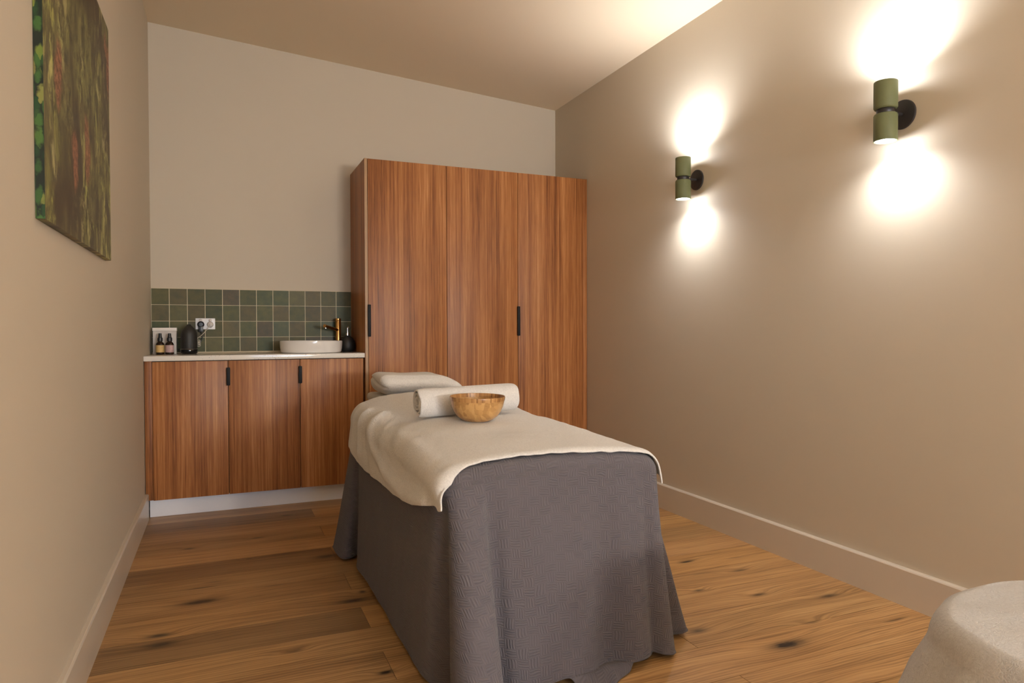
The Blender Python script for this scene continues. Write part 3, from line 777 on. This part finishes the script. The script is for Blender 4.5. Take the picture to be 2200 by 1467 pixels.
# ------------------------------------------------------------------ big towel over the blanket
AF = A-RC; AL = RC*PI/2
def section(q, y, off):
    """q: signed distance across the cloth from the centre line -> x, z, normal x, normal z"""
    s = 1 if q >= 0 else -1; a = abs(q); ro = RC+off
    if a <= AF: x = CX+q; return x, TOP(x, y)+off, 0, 1
    if a <= AF+AL:
        t = (a-AF)/RC; x = CX+s*(AF+ro*math.sin(t)); zt_ = TOP(CX+s*(AF+RC*math.sin(t)), y)
        return x, zt_-RC+ro*math.cos(t), s*math.sin(t), math.cos(t)
    h = a-AF-AL
    return CX+s*(A+off), TOP(CX+s*A, y)-RC-h, s, 0
OFF = .012
QL, QR = -(AF+AL+.118), (AF+AL+.085)
NQ, NY = 150, 200
def hang_l(y):                                 # length of the left hang along the table
    k = [(-1.49, .128), (-1.7, .150), (-1.945, .140), (-2.15, .130), (-2.39, .120), (-2.65, .088), (-2.80, .052), (-2.92, .020)]
    if y >= k[0][0]: return k[0][1]
    for (a, b), (c, d) in zip(k, k[1:]):
        if y >= c: return d+(b-d)*(y-c)/(a-c)
    return k[-1][1]
def yfront(q):
    a = abs(q); v = -2.863-.004*math.sin(q*9)
    if q < 0: v -= .052*sstep(AF-.05, AF+AL+.03, a)
    else: v -= .022*sstep(AF, AF+AL, a)
    return v
vs, fs, uv = [], [], []
for j in range(NY+1):
    v = j/NY
    for i in range(NQ+1):
        u = i/NQ
        # first guess of y from the side lengths, then the hem lengths at that y
        q0 = QL+(QR-QL)*u; y = -1.495+(yfront(q0)+1.495)*v
        L_ = -(AF+AL+hang_l(y)); R_ = AF+AL+.012+.05*sstep(-2.8, -2.3, y)
        q = L_+(R_-L_)*u
        y = -1.495+(yfront(q)+1.495)*v
        x, z, nx, nz = section(q, y, OFF)
        z -= drop(max(0, y-YF-.002))*(1-(.60 if q < 0 else .35)*sstep(AF-.02, AF+AL+.01, abs(q)))
        # folds on the left hang: swags between the back corner and the front corner
        d = 0
        if q < -.18:
            a = -q-AF                           # 0 at start of the rounding
            yy = y
            def ridge(pts, w, amp):
                best = 9
                for (y1, a1), (y2, a2) in zip(pts, pts[1:]):
                    vx, vy = y2-y1, a2-a1; L2 = vx*vx*.35+vy*vy
                    t = max(0, min(1, ((yy-y1)*vx*.35+(a-a1)*vy)/L2))
                    dd = math.sqrt(((yy-y1-vx*t)**2)*.35+(a-a1-vy*t)**2); best = min(best, dd)
                return amp*math.exp(-(best/w)**2)
            d += ridge([(-1.83, -.02), (-1.90, .04), (-2.03, .10), (-2.28, .150), (-2.55, .155), (-2.75, .125)], .020, .013)
            d += ridge([(-1.70, .02), (-1.72, .09), (-1.76, .17)], .018, .012)
            d += ridge([(-1.58, .05), (-1.60, .19)], .016, .008)
            d += ridge([(-2.10, .00), (-2.25, .075), (-2.5, .10), (-2.72, .075)], .030, -.008)
            d += ridge([(-2.45, .02), (-2.70, .05), (-2.84, .06)], .03, .007)
            d += ridge([(-1.80, .05), (-1.86, .13), (-1.95, .2)], .018, -.007)
            d = max(d, -.006)
        hem = sstep(.03, 0, (1-v)*1.37)
        n1 = noise.noise(Vector((x*7, y*7, z*7)))*.0030 + noise.noise(Vector((x*22, y*22, z*22)))*.0016
        n1 += hem*noise.noise(Vector((q*30, 5, 1)))*.0025
        if q > AF+AL*.7: n1 += (.002+.006*math.exp(-((y+2.86)/.04)**2))*abs(math.sin(y*38))*sstep(0, .05, q-AF-AL+.03)
        d += max(n1, -.004)
        if q > AF: x -= .016*sstep(-2.78, -2.89, y)*sstep(AF, AF+AL, q)
        side = sstep(AF*.9, AF+AL, -q)*.010
        x += nx*d - (side*sstep(.0, .12, -q-AF-AL)); z += nz*d
        y += hem*noise.noise(Vector((q*16, 1, 1)))*.004
        vs.append((x-CX, y+2.2, z-.68)); uv.append((q, y))
for j in range(NY):
    for i in range(NQ):
        a = j*(NQ+1)+i; fs.append((a, a+NQ+1, a+NQ+2, a+1))
tw_ = obj('bath_towel', vs, fs, TERRY, None, smooth=True, uvs=uv, loc=(CX, -2.2, .68))
bm = bmesh.new(); bm.from_mesh(tw_.data); bmesh.ops.recalc_face_normals(bm, faces=bm.faces)
if sum(f.normal.z for f in bm.faces) < 0: bmesh.ops.reverse_faces(bm, faces=bm.faces)
bm.to_mesh(tw_.data); bm.free()
sd = tw_.modifiers.new('thick', 'SOLIDIFY'); sd.thickness = .006; sd.offset = 0
tw_.modifiers.new('sub', 'SUBSURF').render_levels = 1
tag(tw_, 'large cream bath towel spread over the grey blanket, hanging at the left side', 'towel')

def ZT(x, y): return TOP(x, y)+OFF+.003

# ------------------------------------------------------------------ rolled towel
def rolled(name, p0, p1, r, label):
    p0 = Vector(p0); p1 = Vector(p1); ax = (p1-p0).normalized(); side = Vector((0, 0, 1)).cross(ax).normalized(); up = ax.cross(side)
    turns = 3.1; n = 190; ns = 46; th = .0070
    vs, fs = [], []
    L_ = (p1-p0).length
    for s in range(ns+1):
        t = s/ns; c = p0.lerp(p1, t)
        e = min(t, 1-t)*L_; rr = 1-.07*max(0, 1-e/.03)**2
        for k in range(n+1):
            a = 2*PI*turns*k/n; ra = .010+(r-.010-th*.5)*(k/n)**.85
            a2 = a-2*PI*turns-1.75            # the free edge ends low at the back
            sx_ = 1.0; sz_ = .98
            wob = 1+.03*math.sin(a2*2+1)+.02*noise.noise(Vector((math.cos(a2)*1.4, math.sin(a2)*1.4, t*5)))
            inner = noise.noise(Vector((k*.05, t*2, 4)))*.002
            jit = noise.noise(Vector((k*.11, 9, 2)))*.0035*(1 if s in (0, ns) else .0)
            q = c + side*(ra*wob*rr+inner)*math.cos(a2)*sx_ + up*(ra*wob*rr+inner)*math.sin(a2)*sz_ + ax*(jit*(1 if s else -1))
            vs.append(q)
    for s in range(ns):
        for k in range(n):
            a = s*(n+1)+k; fs.append((a, a+1, a+n+2, a+n+1))
    c0 = (p0+p1)/2
    o = obj(name, [v-c0 for v in vs], fs, TERRYW2, None, smooth=True, loc=c0)
    sd = o.modifiers.new('thick', 'SOLIDIFY'); sd.thickness = th; sd.offset = 0
    o.modifiers.new('sub', 'SUBSURF').render_levels = 1
    return tag(o, label, 'towel')
TERRYW2 = mat_terry('white_terry_roll', (.83, .80, .765))
RR = .062
ra, rb = (1.094, -2.090), (1.518, -2.072)
rolled('rolled_towel', (ra[0], ra[1], ZT(*ra)+RR+.006), (rb[0], rb[1], ZT(*rb)+RR+.012), RR, 'tightly rolled white towel lying across the bed behind the bamboo bowl')

# ------------------------------------------------------------------ bowl
bc = (1.285, -2.262)
bo = thing('bamboo_bowl', 'round bamboo salad bowl in front of the rolled towel', 'bowl', (bc[0], bc[1], ZT(*bc)+.0015))
out_p = [(.042, 0), (.047, .0012), (.060, .007), (.076, .019), (.089, .036), (.0975, .056), (.1025, .079)]
in_p = [(.0985, .079), (.0925, .056), (.084, .038), (.071, .023), (.054, .013), (.03, .009), (.001, .008)]
lathe('bowl_body', out_p+in_p, BAMBOO, bo, 96)
lathe('rim_band', [(.1037, .0792), (.1053, .089), (.1050, .0935), (.1035, .0945), (.1018, .0935), (.1010, .089), (.0987, .0792)], BAMRIM, bo, 96, closed=False)
bo.rotation_euler = (math.radians(1.0), 0, math.radians(20))

# ------------------------------------------------------------------ head cushion and folded towel
def soft_block(name, x0, x1, y0, y1, zf0, zf1, mat, label, cat, rnd_=.04, nx=60, ny=36, nz=18, warp=None):
    """rounded block: zf0(x,y) bottom, zf1(x,y) top"""
    bm = bmesh.new()
    bmesh.ops.create_cube(bm, size=2)
    bmesh.ops.subdivide_edges(bm, edges=bm.edges[:], cuts=22, use_grid_fill=True)
    cx_, cy_ = (x0+x1)/2, (y0+y1)/2; hx, hy = (x1-x0)/2, (y1-y0)/2
    zmid = None
    for v in bm.verts:
        a, b, c = v.co
        # round in physical space
        X = a*hx; Y = b*hy
        zb_, zt__ = zf0(cx_+X, cy_+Y), zf1(cx_+X, cy_+Y); hz = (zt__-zb_)/2; Z = c*hz
        r = min(rnd_, hz*.98)
        ix, iy, iz = max(-hx+r, min(hx-r, X)), max(-hy+r, min(hy-r, Y)), max(-hz+r, min(hz-r, Z))
        d = Vector((X-ix, Y-iy, Z-iz))
        if d.length > 1e-6: d = d.normalized()*r
        P = Vector((cx_+ix+d.x, cy_+iy+d.y, (zb_+zt__)/2+iz+d.z))
        if warp: P = warp(P, a, b, c)
        v.co = P
    c0 = Vector((cx_, cy_, zf0(cx_, cy_)))
    for v in bm.verts: v.co -= c0
    o = bm_obj(name, bm, mat, smooth=True); o.location = c0
    o.modifiers.new('sub', 'SUBSURF').render_levels = 1
    return tag(o, label, cat)
def wcush(P, a, b, c):
    k = noise.noise(P*9)*.004; P = P+Vector((k, k, k*.5)); return P
soft_block('head_pillow', 1.098, 1.55, -1.425, -1.06, lambda x, y: .666, lambda x, y: .714-.02*max(0, (x-1.40)/.15)**2, COTTON,
           'cream pillow at the head of the bed under the folded towel', 'pillow', .022, warp=wcush)
def ztw(x, y):
    t = (x-1.10)/.42
    return .824-.012*max(0, t)-.075*max(0, (x-1.40)/.14)**2
def wtow(P, a, b, c):
    n_ = noise.noise(P*7)*.005+noise.noise(P*22)*.0018
    P = P+Vector((n_, n_, n_))
    if a < -.5:                                # folded end leans back towards the bottom
        P.x += .016*sstep(1, -1, c)*sstep(-.6, -1, a)-.005*math.exp(-((b*.5-c+.1)/.12)**2)*0
        P.x += .009*math.exp(-((c-.15-b*.5)/.16)**2)*sstep(-.8, -1, a)
    P.y -= .012*(1-c*c)*sstep(.7, 1, -b)
    return P
soft_block('folded_towel', 1.092, 1.530, -1.43, -1.14, lambda x, y: .7185-.02*max(0, (x-1.40)/.15)**2, ztw, TERRY,
           'thick folded cream towel on the pillow at the head of the bed', 'towel', .047, warp=wtow)

# ------------------------------------------------------------------ stool with white towel at the right front
SCX, SCY, SZ, SR = 1.855, -4.035, .497, .262
st = thing('stool', 'low stool hidden beneath the fluffy white towel at the lower right', 'stool', (SCX, SCY, 0))
SEAT = plain('stool_vinyl', (.05, .045, .04), .5)
lathe('seat', [(.17, .42), (.20, .424), (.214, .435), (.214, .462), (.20, .474), (.12, .478), (.001, .479)], SEAT, st, 48)
for k in range(4):
    a = PI/4+k*PI/2
    tube('leg', [(.13*math.cos(a), .13*math.sin(a), .43), (.19*math.cos(a), .19*math.sin(a), .001)], [.014, .010], BLACK, st, 16)
vs, fs = [], []
NA = 260; RT = [0, .03, .06, .09, .12, .15, .17, .185, .198, .208, .215, .220]
def stool_pt(a, k, m):
    ca, sa = math.cos(a), math.sin(a)
    sup = (abs(ca)**3.2+abs(sa)**3.2)**(-1/3.2)    # squarish cloth footprint for the hang
    n_ = noise.noise(Vector((ca*2.2, sa*2.2, 1.5)))
    if m <= 1:                                  # on the seat
        r = SR*m*(1+(sup-1)*.5*m); z = SZ+.010-.010*m**2
        rr = RT
        z += noise.noise(Vector((ca*r*12, sa*r*12, 2)))*.003
        return (r*ca, r*sa, z)
    t = (m-1)                                   # 0..1 downwards
    fold = (math.sin(a*11+2*n_)*.5+math.sin(a*7+1.3)*.35+n_*.5)
    L_ = .30+.05*(sup-1)*2
    rc = .05; ang = min(PI/2, t*L_/rc)
    r = SR*(1+(sup-1)*.5)+rc*.55*math.sin(ang)-.0; z = SZ-.0-rc*(1-math.cos(ang))
    dn = max(0, t*L_-rc*PI/2); z -= dn
    r += .36*dn + fold*.030*min(1, (t*1.6))**1.3
    z += noise.noise(Vector((ca*r*10, sa*r*10, z*10)))*.002
    return (r*ca, r*sa, z)
ms = [i/14 for i in range(15)] + [1+i/46 for i in range(1, 47)]
for m_ in ms:
    for k in range(NA): vs.append(stool_pt(2*PI*k/NA, k, m_))
for j in range(len(ms)-1):
    for k in range(NA):
        k2 = (k+1) % NA; fs.append((j*NA+k, j*NA+k2, (j+1)*NA+k2, (j+1)*NA+k))
bm = bmesh.new(); bv = [bm.verts.new(v) for v in vs]
for f in fs: bm.faces.new([bv[i] for i in f])
bmesh.ops.remove_doubles(bm, verts=bm.verts, dist=1e-5)
stw = bm_obj('draped_towel', bm, TERRYW, smooth=True); stw.location = (SCX, SCY, 0)
if stw.data.polygons[0].normal.z < 0: stw.data.flip_normals()
sd = stw.modifiers.new('thick', 'SOLIDIFY'); sd.thickness = .005; sd.offset = 0
stw.modifiers.new('sub', 'SUBSURF').render_levels = 1
tag(stw, 'fluffy white towel draped over the stool at the lower right', 'towel')

# ------------------------------------------------------------------ world, camera, view
w = bpy.data.worlds.new('World'); sc.world = w; w.use_nodes = True
nt = w.node_tree; nt.nodes.clear()
wo = nt.nodes.new('ShaderNodeOutputWorld'); bg = nt.nodes.new('ShaderNodeBackground')
bg.inputs[0].default_value = (.62, .78, 1.0, 1); bg.inputs[1].default_value = SKY
nt.links.new(bg.outputs[0], wo.inputs[0])
po = bpy.data.lights.new('window_portal', 'AREA'); po.shape = 'RECTANGLE'; po.size = w_; po.size_y = h_; po.cycles.is_portal = True
pob = bpy.data.objects.new('window_portal', po); COL.objects.link(pob)
pob.location = ((wx0+wx1)/2, YB-.11, (wz0+wz1)/2)
pob.rotation_euler = Vector((0, 1, 0)).to_track_quat('-Z', 'Z').to_euler()

cx_, cy_, cz_, yaw, pitch, roll, f_ = .39487, -4.68933, 1.03761, .40279, .01669, -.00293, 1464.25564
F = Vector((math.sin(yaw)*math.cos(pitch), math.cos(yaw)*math.cos(pitch), -math.sin(pitch)))
Rv = Vector((math.cos(yaw), -math.sin(yaw), 0)); U = Rv.cross(F)
R2 = Rv*math.cos(roll)+U*math.sin(roll); U2 = -Rv*math.sin(roll)+U*math.cos(roll)
cam = bpy.data.cameras.new('camera'); co = bpy.data.objects.new('camera', cam); COL.objects.link(co)
cam.sensor_width = 36; cam.lens = f_/2200*36; cam.clip_start = .05
co.matrix_world = Matrix(((R2.x, U2.x, -F.x, cx_), (R2.y, U2.y, -F.y, cy_), (R2.z, U2.z, -F.z, cz_), (0, 0, 0, 1)))
sc.camera = co
sc.view_settings.view_transform = 'Standard'; sc.view_settings.look = 'None'
sc.view_settings.exposure = 0.35; sc.view_settings.gamma = 1; sc.view_settings.use_curve_mapping = False
cy = sc.cycles
cy.use_denoising = True; cy.max_bounces = 8; cy.diffuse_bounces = 5; cy.use_adaptive_sampling = True; cy.adaptive_threshold = .02; cy.sample_clamp_indirect = 6
cy.caustics_reflective = False; cy.caustics_refractive = False
try: cy.denoiser = 'OPENIMAGEDENOISE'
except Exception: pass
